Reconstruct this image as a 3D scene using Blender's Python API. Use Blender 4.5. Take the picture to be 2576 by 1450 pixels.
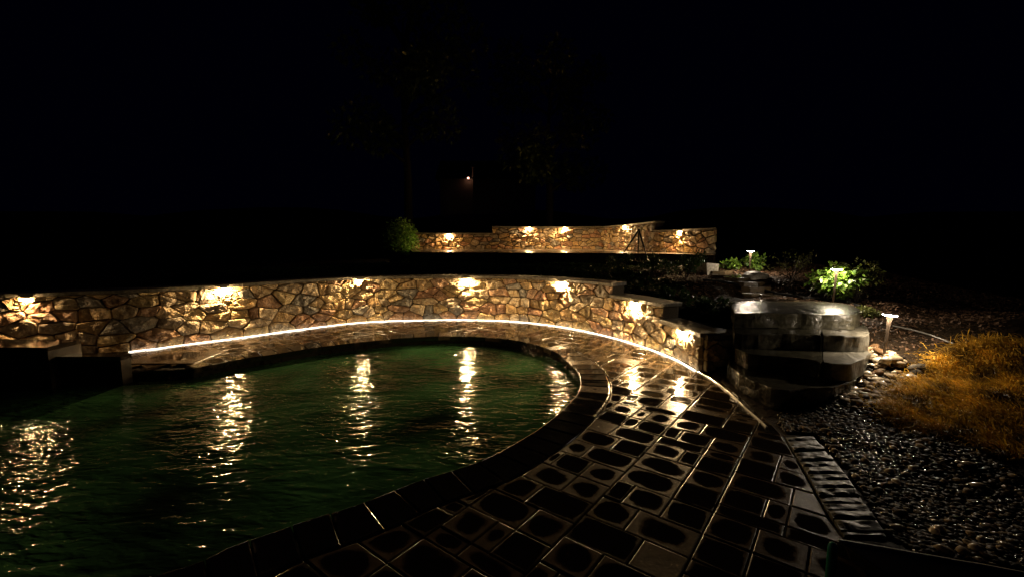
import bpy, math, random
import numpy as np
from mathutils import Vector, noise as mnoise
random.seed(7); np.random.seed(7)
R = random.Random(11)
sc = bpy.context.scene
for o in list(bpy.data.objects): bpy.data.objects.remove(o)

# ------------------------------------------------------------------ camera, sky, exposure
FPX = 1100.0                       # focal length for a picture 2576 wide
TH = math.atan((725-608)/FPX)      # tilt below the horizon
CAMH = 1.6
cam_d = bpy.data.cameras.new('camera'); cam = bpy.data.objects.new('camera', cam_d)
sc.collection.objects.link(cam)
cam_d.sensor_width = 36; cam_d.lens = 36*FPX/2576
cam.location = (0, 0, CAMH); cam.rotation_euler = (math.pi/2-TH, 0, 0)
cam_d.clip_start = .05; cam_d.clip_end = 1500
sc.camera = cam
w = bpy.data.worlds.new('World'); sc.world = w; w.use_nodes = True
bg = w.node_tree.nodes['Background']
bg.inputs[0].default_value = (.05, .06, 1.0, 1); bg.inputs[1].default_value = .0012
sc.view_settings.view_transform = 'Standard'; sc.view_settings.look = 'None'
sc.view_settings.exposure = 0; sc.view_settings.gamma = 1
sc.render.engine = 'CYCLES'
cy = sc.cycles
cy.max_bounces = 6; cy.diffuse_bounces = 3; cy.glossy_bounces = 4; cy.transmission_bounces = 4
cy.volume_bounces = 0
cy.sample_clamp_indirect = 14.0
cy.use_denoising = True
try: cy.denoiser = 'OPENIMAGEDENOISE'
except Exception: pass
cy.caustics_reflective = False; cy.caustics_refractive = False
WALL_E = 4500; BOLL_E = 750; FAR_E = 5200
HAZE = 0

# ------------------------------------------------------------------ helpers
ct, st_ = math.cos(TH), math.sin(TH)
def ray(u, v):
    a = (u-1288)/FPX; b = (725-v)/FPX
    return Vector((a, ct+b*st_, -st_+b*ct))
def at_z(u, v, z=0.0):
    r = ray(u, v); t = (z-CAMH)/r.z
    return Vector((0, 0, CAMH))+r*t
def at_Y(u, v, Y):
    r = ray(u, v); return Vector((0, 0, CAMH))+r*(Y/r.y)
COL = sc.collection
def obj(name, me, mat=None, parent=None, loc=None, smooth=False):
    o = bpy.data.objects.new(name, me); COL.objects.link(o)
    if mat is not None and me is not None and not me.materials: me.materials.append(mat)
    if parent is not None: o.parent = parent
    if loc is not None: o.location = loc
    if smooth and me is not None: me.polygons.foreach_set('use_smooth', [True]*len(me.polygons))
    return o
def mesh(name, vs, fs):
    me = bpy.data.meshes.new(name); me.from_pydata([tuple(v) for v in vs], [], fs); me.update(); return me
def fmesh(name, V, F):             # numpy arrays, all faces the same corner count
    me = bpy.data.meshes.new(name); n = F.shape[1]
    me.vertices.add(len(V)); me.vertices.foreach_set('co', V.astype(np.float32).ravel())
    me.loops.add(F.size); me.loops.foreach_set('vertex_index', F.astype(np.int32).ravel())
    me.polygons.add(len(F)); me.polygons.foreach_set('loop_start', np.arange(0, F.size, n, dtype=np.int32))
    me.update(calc_edges=True); me.validate(); return me
def empty(name, loc=(0,0,0), rz=0):
    o = bpy.data.objects.new(name, None); COL.objects.link(o); o.location = loc; o.rotation_euler[2] = rz
    o.empty_display_size = .1; return o
def tag(o, label=None, cat=None, group=None, kind=None):
    if label: o['label'] = label
    if cat: o['category'] = cat
    if group: o['group'] = group
    if kind: o['kind'] = kind
    return o
def attr(me, name, vals):
    a = me.attributes.new(name, 'FLOAT', 'POINT'); a.data.foreach_set('value', [float(x) for x in vals])
def recentre(me):                  # moves a mesh's origin to its middle and returns that middle
    co = np.empty(len(me.vertices)*3, np.float32); me.vertices.foreach_get('co', co)
    co = co.reshape(-1, 3); c = (co.min(0)+co.max(0))/2; me.vertices.foreach_set('co', (co-c).ravel()); me.update()
    return Vector([float(x) for x in c])
def catmull(pts, n=14):
    P = [np.array(p[:2], float) for p in pts]; P = [2*P[0]-P[1]]+P+[2*P[-1]-P[-2]]; out = []
    for i in range(1, len(P)-2):
        a, b, c, d = P[i-1:i+3]
        for k in range(n):
            t = k/n
            out.append(.5*((2*b)+(-a+c)*t+(2*a-5*b+4*c-d)*t*t+(-a+3*b-3*c+d)*t**3))
    out.append(P[-2]); return np.array(out)
class Line:                        # polyline with arc length
    def __init__(s, pts):
        s.p = np.array(pts, float)[:, :2]; d = np.diff(s.p, axis=0); s.l = np.hypot(*d.T)
        s.s = np.concatenate([[0], np.cumsum(s.l)]); s.L = s.s[-1]
        t = d/s.l[:, None]; s.n = np.stack([t[:, 1], -t[:, 0]], 1)     # right-hand side of travel
        vn = np.vstack([s.n[:1], s.n[:-1]+s.n[1:], s.n[-1:]]); s.vn = vn/np.hypot(*vn.T)[:, None]
        k = 1/np.clip((s.vn*np.vstack([s.n[:1], s.n])).sum(1), .5, 1); s.vn = s.vn*k[:, None]
    def at(s, q, off=0.0):
        q = min(max(q, 0), s.L-1e-6); i = int(np.searchsorted(s.s, q, 'right')-1); i = min(i, len(s.l)-1)
        t = (q-s.s[i])/s.l[i]; n = s.vn[i]*(1-t)+s.vn[i+1]*t
        p = s.p[i]*(1-t)+s.p[i+1]*t+n*off; return p
    def near(s, x, y):
        P = np.array([x, y]); a = s.p[:-1]; d = s.p[1:]-a
        t = np.clip(((P-a)*d).sum(1)/(d*d).sum(1), 0, 1); c = a+d*t[:, None]
        dd = np.hypot(*(c-P).T); i = int(dd.argmin()); return s.s[i]+t[i]*s.l[i], dd[i], i, c[i]
def inpoly(P, x, y):
    x = np.asarray(x, float); y = np.asarray(y, float); r = np.zeros(x.shape, bool)
    j = len(P)-1
    for i in range(len(P)):
        xi, yi = P[i]; xj, yj = P[j]
        c = ((yi > y) != (yj > y)) & (x < (xj-xi)*(y-yi)/((yj-yi) if yj != yi else 1e-12)+xi)
        r ^= c; j = i
    return r
def clip(poly, a, n):              # keep the side where (p-a).n <= 0
    out = []; m = len(poly)
    for i in range(m):
        p = poly[i]; q = poly[(i+1) % m]
        dp = (p[0]-a[0])*n[0]+(p[1]-a[1])*n[1]; dq = (q[0]-a[0])*n[0]+(q[1]-a[1])*n[1]
        if dp <= 0: out.append(p)
        if (dp < 0 < dq) or (dq < 0 < dp):
            t = dp/(dp-dq); out.append((p[0]+(q[0]-p[0])*t, p[1]+(q[1]-p[1])*t))
    return out
def area(p):
    return .5*sum(p[i][0]*p[(i+1) % len(p)][1]-p[(i+1) % len(p)][0]*p[i][1] for i in range(len(p)))
def centroid(p):
    A = area(p); cx = cy_ = 0
    for i in range(len(p)):
        q = p[(i+1) % len(p)]; c = p[i][0]*q[1]-q[0]*p[i][1]; cx += (p[i][0]+q[0])*c; cy_ += (p[i][1]+q[1])*c
    return (cx/(6*A), cy_/(6*A))
def inset(poly, d):                # shrink a convex polygon evenly
    out = poly
    if area(poly) < 0: poly = poly[::-1]; out = poly
    for i in range(len(poly)):
        p = poly[i]; q = poly[(i+1) % len(poly)]; l = math.hypot(q[0]-p[0], q[1]-p[1])
        if l < 1e-6: continue
        n = ((q[1]-p[1])/l, -(q[0]-p[0])/l); out = clip(out, (p[0]-n[0]*d, p[1]-n[1]*d), n)
        if len(out) < 3: return []
    return out
def resample(poly, step, rnd=.25, rad=.014):
    # round the corners once, then divide long edges
    c = []
    m = len(poly)
    for i in range(m):
        p0 = poly[i-1]; p = poly[i]; p1 = poly[(i+1) % m]
        for q in (p0, p1):
            l = math.hypot(q[0]-p[0], q[1]-p[1]); t = min(rnd, rad/max(l, 1e-6))
            c.append((p[0]+(q[0]-p[0])*t, p[1]+(q[1]-p[1])*t))
    out = []
    for i in range(len(c)):
        p = c[i]; q = c[(i+1) % len(c)]; l = math.hypot(q[0]-p[0], q[1]-p[1])
        if l < 1e-5: continue
        k = max(1, int(l/step))
        for a in range(k): out.append((p[0]+(q[0]-p[0])*a/k, p[1]+(q[1]-p[1])*a/k))
    return out
def box(vs, fs, cx, cy_, z0, sx, sy, sz, rz=0):
    b = len(vs); c, s = math.cos(rz), math.sin(rz)
    for z in (z0, z0+sz):
        for x, y in ((-1,-1),(1,-1),(1,1),(-1,1)):
            X = x*sx/2; Y = y*sy/2; vs.append((cx+X*c-Y*s, cy_+X*s+Y*c, z))
    fs += [(b+3,b+2,b+1,b),(b+4,b+5,b+6,b+7)]+[(b+i, b+(i+1) % 4, b+4+(i+1) % 4, b+4+i) for i in range(4)]
def lathe(prof, n=20):
    vs = []; fs = []
    for r, z in prof:
        for k in range(n): vs.append((r*math.cos(2*math.pi*k/n), r*math.sin(2*math.pi*k/n), z))
    for i in range(len(prof)-1):
        for k in range(n): fs.append((i*n+k, i*n+(k+1) % n, (i+1)*n+(k+1) % n, (i+1)*n+k))
    return vs, fs
def tube(pts, rad, n=6):
    vs = []; fs = []; m = len(pts); P = [Vector(p) for p in pts]
    for i, p in enumerate(P):
        d = (P[min(i+1, m-1)]-P[max(i-1, 0)]).normalized()
        a = d.cross(Vector((0, 0, 1))) if abs(d.z) < .95 else d.cross(Vector((1, 0, 0))); a.normalize(); b = d.cross(a)
        r = rad[i] if isinstance(rad, (list, tuple)) else rad
        for k in range(n):
            t = 2*math.pi*k/n; vs.append(p+(a*math.cos(t)+b*math.sin(t))*r)
    for i in range(m-1):
        for k in range(n): fs.append((i*n+k, i*n+(k+1) % n, (i+1)*n+(k+1) % n, (i+1)*n+k))
    fs.append(tuple(range(n))[::-1]); fs.append(tuple((m-1)*n+k for k in range(n))); return vs, fs
def merge(parts):
    vs = []; fs = []
    for v, f in parts:
        b = len(vs); vs += list(v); fs += [tuple(i+b for i in q) for q in f]
    return vs, fs

# ------------------------------------------------------------------ materials
class NM:
    def __init__(s, name):
        s.m = bpy.data.materials.new(name); s.m.use_nodes = True; s.t = s.m.node_tree; s.p = s.t.nodes['Principled BSDF']
    def n(s, typ, **k):
        o = s.t.nodes.new(typ)
        for a, b in k.items():
            if a.startswith('i_'):
                o.inputs[a[2:].replace('_', ' ')].default_value = b
            else: setattr(o, a, b)
        return o
    def l(s, a, b): s.t.links.new(a, b)
    def coord(s, kind='Object'): return s.n('ShaderNodeTexCoord').outputs[kind]
    def noise(s, vec, scale, detail=4, rough=.55, dist=0):
        o = s.n('ShaderNodeTexNoise'); o.inputs['Scale'].default_value = scale; o.inputs['Detail'].default_value = detail
        o.inputs['Roughness'].default_value = rough; o.inputs['Distortion'].default_value = dist
        s.l(vec, o.inputs['Vector']); return o
    def ramp(s, fac, stops, interp='LINEAR'):
        o = s.n('ShaderNodeValToRGB'); o.color_ramp.interpolation = interp; e = o.color_ramp.elements
        while len(e) < len(stops): e.new(.5)
        for q, (pos, c) in zip(e, stops): q.position = pos; q.color = (*c, 1) if len(c) == 3 else c
        s.l(fac, o.inputs[0]); return o.outputs[0]
    def math(s, op, a, b=None, clamp=False):
        o = s.n('ShaderNodeMath', operation=op, use_clamp=clamp)
        for i, x in enumerate((a, b)):
            if x is None: continue
            if isinstance(x, (int, float)): o.inputs[i].default_value = x
            else: s.l(x, o.inputs[i])
        return o.outputs[0]
    def mix(s, fac, a, b, typ='MIX'):
        o = s.n('ShaderNodeMix', data_type='RGBA', blend_type=typ)
        for i, x in ((0, fac), (6, a), (7, b)):
            if isinstance(x, (int, float)): o.inputs[i].default_value = x
            elif isinstance(x, tuple): o.inputs[i].default_value = (*x, 1)
            else: s.l(x, o.inputs[i])
        return o.outputs[2]
    def bump(s, h, strength, dist, prev=None):
        o = s.n('ShaderNodeBump'); o.inputs['Strength'].default_value = strength; o.inputs['Distance'].default_value = dist
        s.l(h, o.inputs['Height'])
        if prev is not None: s.l(prev, o.inputs['Normal'])
        return o.outputs[0]
    def set(s, **k):
        for a, b in k.items():
            i = s.p.inputs[a.replace('_', ' ')]
            if hasattr(b, 'is_output'): s.l(b, i)
            elif isinstance(b, tuple): i.default_value = (*b, 1)
            else: i.default_value = b
        return s.m
def simple(name, col, rough=.6, metal=0.0, nscale=20, var=.35, bump=.2, bd=.004):
    q = NM(name); c = q.coord(); nz = q.noise(c, nscale)
    lo = tuple(x*(1-var) for x in col); hi = tuple(min(1, x*(1+var)) for x in col)
    return q.set(Base_Color=q.ramp(nz.outputs[0], [(.3, lo), (.7, hi)]), Roughness=rough, Metallic=metal,
                 Normal=q.bump(nz.outputs[0], bump, bd))

def stone_mat(name, gain=1.0):
    q = NM(name); c = q.coord(); ri = q.n('ShaderNodeObjectInfo').outputs['Random']
    cols = [(.44,.32,.17), (.52,.41,.25), (.42,.27,.17), (.56,.44,.24), (.34,.29,.22), (.48,.32,.21), (.26,.25,.22), (.58,.48,.33),
            (.47,.37,.20), (.40,.24,.15), (.54,.39,.20), (.50,.42,.30)]
    cols = [tuple(x*gain for x in k) for k in cols]
    base = q.ramp(ri, [(i/len(cols), k) for i, k in enumerate(cols)], 'CONSTANT')
    off = q.n('ShaderNodeVectorMath', operation='ADD'); q.l(c, off.inputs[0])
    cmb = q.n('ShaderNodeCombineXYZ'); r20 = q.math('MULTIPLY', ri, 37.0); q.l(r20, cmb.inputs[0]); q.l(r20, cmb.inputs[2]); q.l(cmb.outputs[0], off.inputs[1])
    v = off.outputs[0]
    n1 = q.noise(v, 7, 6, .65); n2 = q.noise(v, 28, 6, .7, .6); n3 = q.noise(v, 110, 3)
    vein = q.ramp(n1.outputs[0], [(.32, (.45,.36,.28)), (.5, (1,1,1)), (.72, (1.25,1.08,.85))])
    col = q.mix(1.0, base, vein, 'MULTIPLY')
    col = q.mix(q.ramp(n2.outputs[0], [(.33, (.55,.55,.55)), (.46, (0,0,0))]), col, (.10,.065,.035))
    nb = q.bump(n1.outputs[0], .7, .05); nb = q.bump(n2.outputs[0], .75, .018, nb); nb = q.bump(n3.outputs[0], .5, .004, nb)
    return q.set(Base_Color=col, Roughness=q.ramp(n2.outputs[0], [(.3, (.34,)*3), (.7, (.62,)*3)]), Normal=nb)
M = {}
M['stone'] = stone_mat('fieldstone', 1.15)
M['mortar'] = simple('mortar', (.11,.082,.05), .85, nscale=60, bump=.6)
M['cap'] = simple('cap_stone_grey', (.21,.19,.15), .5, nscale=25, var=.45, bump=.5, bd=.01)
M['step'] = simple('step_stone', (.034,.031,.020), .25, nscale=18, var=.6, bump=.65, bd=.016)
M['step_pale'] = simple('step_stone_pale', (.085,.078,.060), .38, nscale=16, var=.5, bump=.5, bd=.015)  # lit side of the steps' shadow edge, painted as a lighter stone
M['nosing'] = simple('pale_nosing', (.38,.34,.27), .4)  # pale colour for the light caught along the landing slab's chamfer
M['border'] = simple('border_stone', (.045,.041,.023), .45, nscale=22, var=.6, bump=.4, bd=.012)
M['soil'] = simple('wet_soil', (.016,.010,.005), .7, nscale=14, var=.5, bump=.9, bd=.03)
M['soil'].node_tree.nodes['Principled BSDF'].inputs['Specular IOR Level'].default_value = .05
M['mulch'] = simple('mulch_chip', (.11,.06,.032), .6, nscale=30, var=.6)
M['bark'] = simple('bark', (.022,.016,.010), .85, nscale=12, var=.4, bump=.8, bd=.02)
M['black_metal'] = simple('black_metal', (.012,.012,.012), .4, .4, var=.1)
M['bronze'] = simple('bronze_metal', (.10,.072,.05), .45, .35, var=.2, bump=.05)
M['dark_rock'] = simple('dark_spa_stone', (.028,.023,.018), .3, nscale=8, var=.5, bump=.5, bd=.01)
M['edging'] = simple('pale_edging', (.80,.77,.70), .22, nscale=60, var=.1, bump=.3, bd=.002)
M['patio'] = simple('upper_patio_stone', (.26,.21,.15), .22, nscale=3, var=.4, bump=.15)
M['plaster'] = simple('pool_plaster', (.04,.055,.04), .6)
M['tile'] = simple('waterline_tile', (.02,.018,.014), .15)
M['cable'] = simple('pale_cable', (.16,.15,.13), .4)
M['house'] = simple('house_siding', (.30,.26,.2), .8)
M['roofing'] = simple('roof_shingle_grey', (.05,.05,.05), .9)

def paver_mat(name, dry, wet, rmin, soak):
    q = NM(name); c = q.coord()
    wa = q.n('ShaderNodeAttribute', attribute_name='wet').outputs['Fac']
    rn = q.n('ShaderNodeAttribute', attribute_name='rnd').outputs['Fac']
    off = q.n('ShaderNodeVectorMath', operation='ADD'); q.l(q.n('ShaderNodeNewGeometry').outputs['Position'], off.inputs[0])
    n1 = q.noise(off.outputs[0], 7, 3, .5); n2 = q.noise(off.outputs[0], 70, 4); n3 = q.noise(off.outputs[0], 22, 3)
    # how full each slab's shallow dish stands: differs from slab to slab
    lvl = q.math('ADD', q.math('MULTIPLY', rn, soak), .02)
    lvl = q.math('ADD', lvl, q.math('MULTIPLY', q.math('GREATER_THAN', rn, .95), 1.2))
    e = q.math('ADD', wa, q.math('MULTIPLY', q.math('SUBTRACT', n1.outputs[0], .5), .85))
    e = q.math('ADD', e, q.math('MULTIPLY', q.math('SUBTRACT', n2.outputs[0], .5), .06))
    e = q.math('SUBTRACT', e, lvl)
    mask = q.n('ShaderNodeMapRange', clamp=True); mask.inputs['From Min'].default_value = -.13; mask.inputs['From Max'].default_value = .15
    mask.interpolation_type = 'SMOOTHSTEP'
    q.l(e, mask.inputs['Value']); mk = mask.outputs[0]
    tint = q.ramp(rn, [(0, tuple(x*.8 for x in dry)), (.35, dry), (.6, (dry[0]*1.05, dry[1]*.9, dry[2]*.8)), (1, tuple(x*1.15 for x in dry))])
    tint = q.mix(.5, tint, q.ramp(n3.outputs[0], [(.3, (.35,.35,.35)), (.7, (1.5,1.45,1.35))]), 'MULTIPLY')
    col = q.mix(mk, tint, wet)
    rg = q.n('ShaderNodeMapRange'); rg.inputs['To Min'].default_value = .25; rg.inputs['To Max'].default_value = rmin
    q.l(mk, rg.inputs['Value'])
    st = q.n('ShaderNodeMapRange'); st.inputs['To Min'].default_value = .35; st.inputs['To Max'].default_value = .03; q.l(mk, st.inputs['Value'])
    b = q.n('ShaderNodeBump'); b.inputs['Distance'].default_value = .004; q.l(st.outputs[0], b.inputs['Strength']); q.l(n2.outputs[0], b.inputs['Height'])
    b2 = q.bump(n3.outputs[0], .10, .006, b.outputs[0])
    sp_ = q.n('ShaderNodeMapRange'); sp_.inputs['To Min'].default_value = .30; sp_.inputs['To Max'].default_value = .5; q.l(mk, sp_.inputs['Value'])
    q.l(sp_.outputs[0], q.p.inputs['Specular IOR Level'])
    return q.set(Base_Color=col, Roughness=rg.outputs[0], Normal=b2)
M['paver'] = paver_mat('wet_paver', (.080,.058,.033), (.012,.009,.005), .05, .60)
M['coping'] = paver_mat('wet_coping', (.09,.068,.046), (.012,.010,.008), .07, -.35)

def water_mat():
    q = NM('pool_water'); c = q.coord()
    mp = q.n('ShaderNodeMapping'); mp.inputs['Scale'].default_value = (.65, 1.4, 1); mp.inputs['Rotation'].default_value = (0, 0, .12); q.l(c, mp.inputs[0])
    n1 = q.noise(mp.outputs[0], 2.6, 2, .5, .5); n2 = q.noise(mp.outputs[0], 6.5, 2, .5, .8); n3 = q.noise(mp.outputs[0], 15, 2, .5, .5)
    amp = q.noise(c, .55, 1)
    a = q.n('ShaderNodeMapRange', clamp=True); a.inputs['From Min'].default_value = .38; a.inputs['From Max'].default_value = .62
    a.inputs['To Min'].default_value = .35; a.inputs['To Max'].default_value = 1.0; q.l(amp.outputs[0], a.inputs['Value'])
    h = q.math('ADD', q.math('MULTIPLY', n1.outputs[0], .5), q.math('MULTIPLY', q.math('MULTIPLY', n2.outputs[0], .30), a.outputs[0]))
    h = q.math('ADD', h, q.math('MULTIPLY', q.math('MULTIPLY', n3.outputs[0], .24), a.outputs[0]))
    g = q.noise(c, .8, 2)
    return q.set(Base_Color=q.ramp(g.outputs[0], [(.35, (.014,.028,.014)), (.62, (.065,.205,.075))]), Roughness=.055, IOR=1.33,
                 Normal=q.bump(h, 1.0, .062))
M['water'] = water_mat()

def leaf_mat(name, lo, hi, rough=.38):
    q = NM(name); r = q.n('ShaderNodeAttribute', attribute_name='rnd').outputs['Fac']
    col = q.ramp(r, [(0, lo), (.6, hi), (1, tuple(min(1, x*1.5) for x in hi))])
    q.p.inputs['Base Color'].default_value = (0,0,0,1)
    q.set(Base_Color=col, Roughness=rough)
    tr = q.n('ShaderNodeBsdfTranslucent'); q.l(col, tr.inputs[0]); mx = q.n('ShaderNodeMixShader'); mx.inputs[0].default_value = .25
    q.l(q.p.outputs[0], mx.inputs[1]); q.l(tr.outputs[0], mx.inputs[2]); q.l(mx.outputs[0], q.t.nodes['Material Output'].inputs[0])
    return q.m
M['leaf_green'] = leaf_mat('leaf_fresh_green', (.03,.075,.010), (.11,.19,.025))
M['leaf_dark'] = leaf_mat('leaf_dark', (.012,.03,.008), (.03,.06,.012))
M['leaf_olive'] = leaf_mat('leaf_olive', (.05,.065,.015), (.12,.13,.035))
M['leaf_bush'] = leaf_mat('leaf_bush', (.12,.26,.05), (.32,.55,.14))
M['leaf_tree'] = leaf_mat('leaf_tree', (.02,.04,.008), (.07,.11,.02))
M['straw'] = leaf_mat('dry_grass', (.05,.024,.004), (.58,.33,.03), .6)
def pebble_mat(name, gain):
    q = NM(name); r = q.n('ShaderNodeAttribute', attribute_name='rnd').outputs['Fac']
    cols = [(.03,.025,.018), (.012,.011,.01), (.12,.09,.055), (.009,.009,.009), (.05,.028,.013), (.018,.017,.014), (.25,.21,.15), (.012,.009,.006)]
    cols = [tuple(x*gain for x in k) for k in cols]
    return q.set(Base_Color=q.ramp(r, [(i/len(cols), k) for i, k in enumerate(cols)], 'CONSTANT'), Roughness=q.ramp(r, [(0, (.6,)*3), (.74, (.45,)*3), (.8, (.17,)*3)]), Specular_IOR_Level=q.ramp(r, [(0, (.02,)*3), (.74, (.05,)*3), (.8, (1.0,)*3)]))
M['pebble'] = pebble_mat('wet_pebble', .7); M['cobble'] = pebble_mat('river_stone', 1.9)
def emit(name, col, s):
    q = NM(name); return q.set(Base_Color=(0.8,.8,.8), Emission_Color=col, Emission_Strength=s)
M['lens'] = emit('wall_lamp_lens', (1,.66,.31), WALL_E)
M['lens_weak'] = emit('wall_lamp_lens_aged', (1,.62,.28), WALL_E*.35)  # leftmost lamp turned down to weaken its reflection in the pool
M['lens_far'] = emit('upper_lamp_lens', (1,.62,.27), FAR_E)
M['ring'] = emit('bollard_lens', (1,.82,.60), BOLL_E)
M['porch'] = emit('porch_lens', (1,.45,.3), 9)

# ------------------------------------------------------------------ plan of the place
V2 = lambda u, v: tuple(at_z(u, v)[:2])
base_px = [(345,880),(500,860),(600,848),(750,827),(900,810),(1000,805),(1100,803),(1200,803),(1300,807),(1400,818),(1500,836),(1600,862),(1700,898),(1765,932)]
left_ext = [(-9.6,4.2),(-8.2,5.0),(-6.95,5.75),(-6.15,6.15)]
wall_curve = catmull(left_ext+[V2(*p) for p in base_px], 8)
END = wall_curve[-1]
WALL = Line(wall_curve)
SIDE = Line([END+np.array([.012,-.012]), END+np.array([.30,.03]), END+np.array([.50,.26])])
EDGE = Line(catmull([V2(*p) for p in [(1765,932),(1800,950),(1850,985),(1900,1030),(1960,1083),(2000,1143),(2077,1283),(2120,1346)]], 8))
deck_outer = np.vstack([wall_curve, EDGE.p[1:], [(1.55,1.2),(1.2,-.5),(1.0,-3.0),(-9.6,-3.0)]])
pool_px = [(485,925),(600,903),(700,888),(800,872),(900,860),(1000,850),(1100,845),(1180,845),(1260,850),(1330,861),(1390,880),(1430,905),(1455,930),(1465,957),(1461,985),(1440,1012),(1400,1050),(1345,1090),(1240,1150),(1160,1181),(1050,1215),(905,1272),(750,1322),(580,1382),(470,1430)]
pool_curve = catmull([V2(*p) for p in pool_px]+[(-2.3,1.62),(-3.4,1.05),(-5.0,.4),(-7,-.1),(-9.0,-.3)], 6)
POOL = Line(pool_curve)                     # inner (water side) edge of the coping, clockwise seen from above
pool_poly = np.vstack([pool_curve, [(-9.6,-.3),(-9.6,4.9),(-6,5.2)]])
COPW = .31
cop_outer = np.array([POOL.p[i]-POOL.vn[i]*COPW for i in range(len(POOL.p))])

ctrl = np.array([(-8,7,.70),(-5.5,7.6,.72),(-3,9.8,.78),(-1,10,.8),(.6,9.4,.78),(1.5,8.7,.74),(2.1,7.9,.62),(2.5,7.1,.55),(2.85,6.5,.40),(3.1,6.2,.38),
 (2.75,5.35,.08),(2.6,4.9,.0),(2.6,4.3,-.03),(2.5,3.8,-.03),(2.5,3.3,-.03),(2.7,2.6,-.03),(3.2,2,.0),(4.2,1,.05),(3,3.5,.02),(3.5,3.2,.06),
 (3.3,4.7,-.05),(3.5,5.2,.15),(3.6,5.8,.45),(3.6,6.6,.68),(4.4,6.7,.72),(2.9,7,.58),(2.6,8,.74),(4.25,4.8,.3),(4.1,4.3,.14),(4.7,5.6,.5),(5.2,6.4,.68),
 (4.9,4.9,.36),(5.6,5.4,.45),(7,6,.55),(9,6,.6),(3.6,3.9,.08),(4.5,3.6,.15),(6.5,3.8,.3),(6,2.5,.18),(8,3,.3),(4.8,8.5,.93),(5.8,9,.95),(3.6,8.5,.88),
 (3.5,10.3,1.0),(5,10.2,1.03),(6.5,11,1.05),(1,11.5,.95),(1.5,12,1.0),(-2,12.5,1.0),(-4,13.5,1.0),(-6,11,.9),(-9,10,.8),(0,20,1.15),(-8,20,1.2),(8,20,1.3),
 (5,14,1.15),(0,35,3.5),(-15,35,3.5),(15,35,3.5),(30,60,6),(-30,60,6),(0,80,7),(-30,10,.8),(30,10,1),(15,-5,.2),(-15,-8,-.1),(0,-10,0),(0,150,8),(100,100,8),(-100,100,8),(100,-50,0),(-100,-50,0)], float)
def H0(x, y):
    x = np.atleast_1d(np.asarray(x, float)); y = np.atleast_1d(np.asarray(y, float))
    w_ = 1/(((x[:, None]-ctrl[:, 0])**2+(y[:, None]-ctrl[:, 1])**2)+.02)**1.9
    h = (w_*ctrl[:, 2]).sum(1)/w_.sum(1)
    g = np.clip(1-np.hypot(x-6.0, y-4.6)/2.4, 0, 1); return h+.28*g*g*(3-2*g)
def H(x, y):
    x = np.atleast_1d(np.asarray(x, float)); y = np.atleast_1d(np.asarray(y, float)); h = H0(x, y)
    ins = inpoly(deck_outer, x, y); h[ins] = -.03
    pl = inpoly(pool_poly, x, y); h[pl] = -1.3
    # the bank starts behind the wall's face, not in front of it
    idx = np.where((~ins) & (y < 9.6) & (y > 4) & (x < 3.3) & (x > -10))[0]
    if len(idx):
        d = np.full(len(idx), 9.0)
        for a, b in zip(WALL.p[:-1], WALL.p[1:]):
            ab = b-a; t = np.clip(((x[idx]-a[0])*ab[0]+(y[idx]-a[1])*ab[1])/(ab@ab), 0, 1)
            d = np.minimum(d, np.hypot(x[idx]-a[0]-ab[0]*t, y[idx]-a[1]-ab[1]*t))
        h[idx] = np.where(d < .17, np.minimum(h[idx], -.03), h[idx])
    return h
def Hs(x, y): return float(H0(x, y)[0])
def on_ground(u, v):
    r = ray(u, v); p = Vector((0, 0, CAMH)); t = 1.5
    while t < 60:
        q = p+r*t
        if q.z < Hs(q.x, q.y): return Vector((q.x, q.y, Hs(q.x, q.y)))
        t += .02 if t < 12 else .1
    return p+r*60

# ------------------------------------------------------------------ ground sheet
def graded(lo, hi, step, far):
    a = list(np.arange(lo, hi+step/2, step)); s = step
    while a[-1] < far: s *= 1.35; a.append(a[-1]+s)
    s = step; b = [lo]
    while b[-1] > -far: s *= 1.35; b.append(b[-1]-s)
    return np.array(b[:0:-1]+a)
gx = graded(-9.5, 9, .09, 400); gy = graded(-2.5, 15, .09, 400)
X, Y = np.meshgrid(gx, gy); xs, ys = X.ravel(), Y.ravel()
Z = np.concatenate([H(xs[i:i+20000], ys[i:i+20000]) for i in range(0, len(xs), 20000)])
nz_ = np.array([mnoise.noise(Vector((a*1.7, b*1.7, 0)))*.025 if (abs(a) < 12 and b < 22) else 0 for a, b in zip(xs, ys)])
Z += np.where(inpoly(deck_outer, xs, ys), 0, nz_)
nx, ny = len(gx), len(gy); I = np.arange(nx*ny).reshape(ny, nx)
F = np.stack([I[:-1, :-1], I[:-1, 1:], I[1:, 1:], I[1:, :-1]], -1).reshape(-1, 4)
ground = obj('ground', fmesh('ground', np.stack([xs, ys, Z], 1), F), M['soil'], smooth=True); tag(ground, kind='structure')

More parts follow.
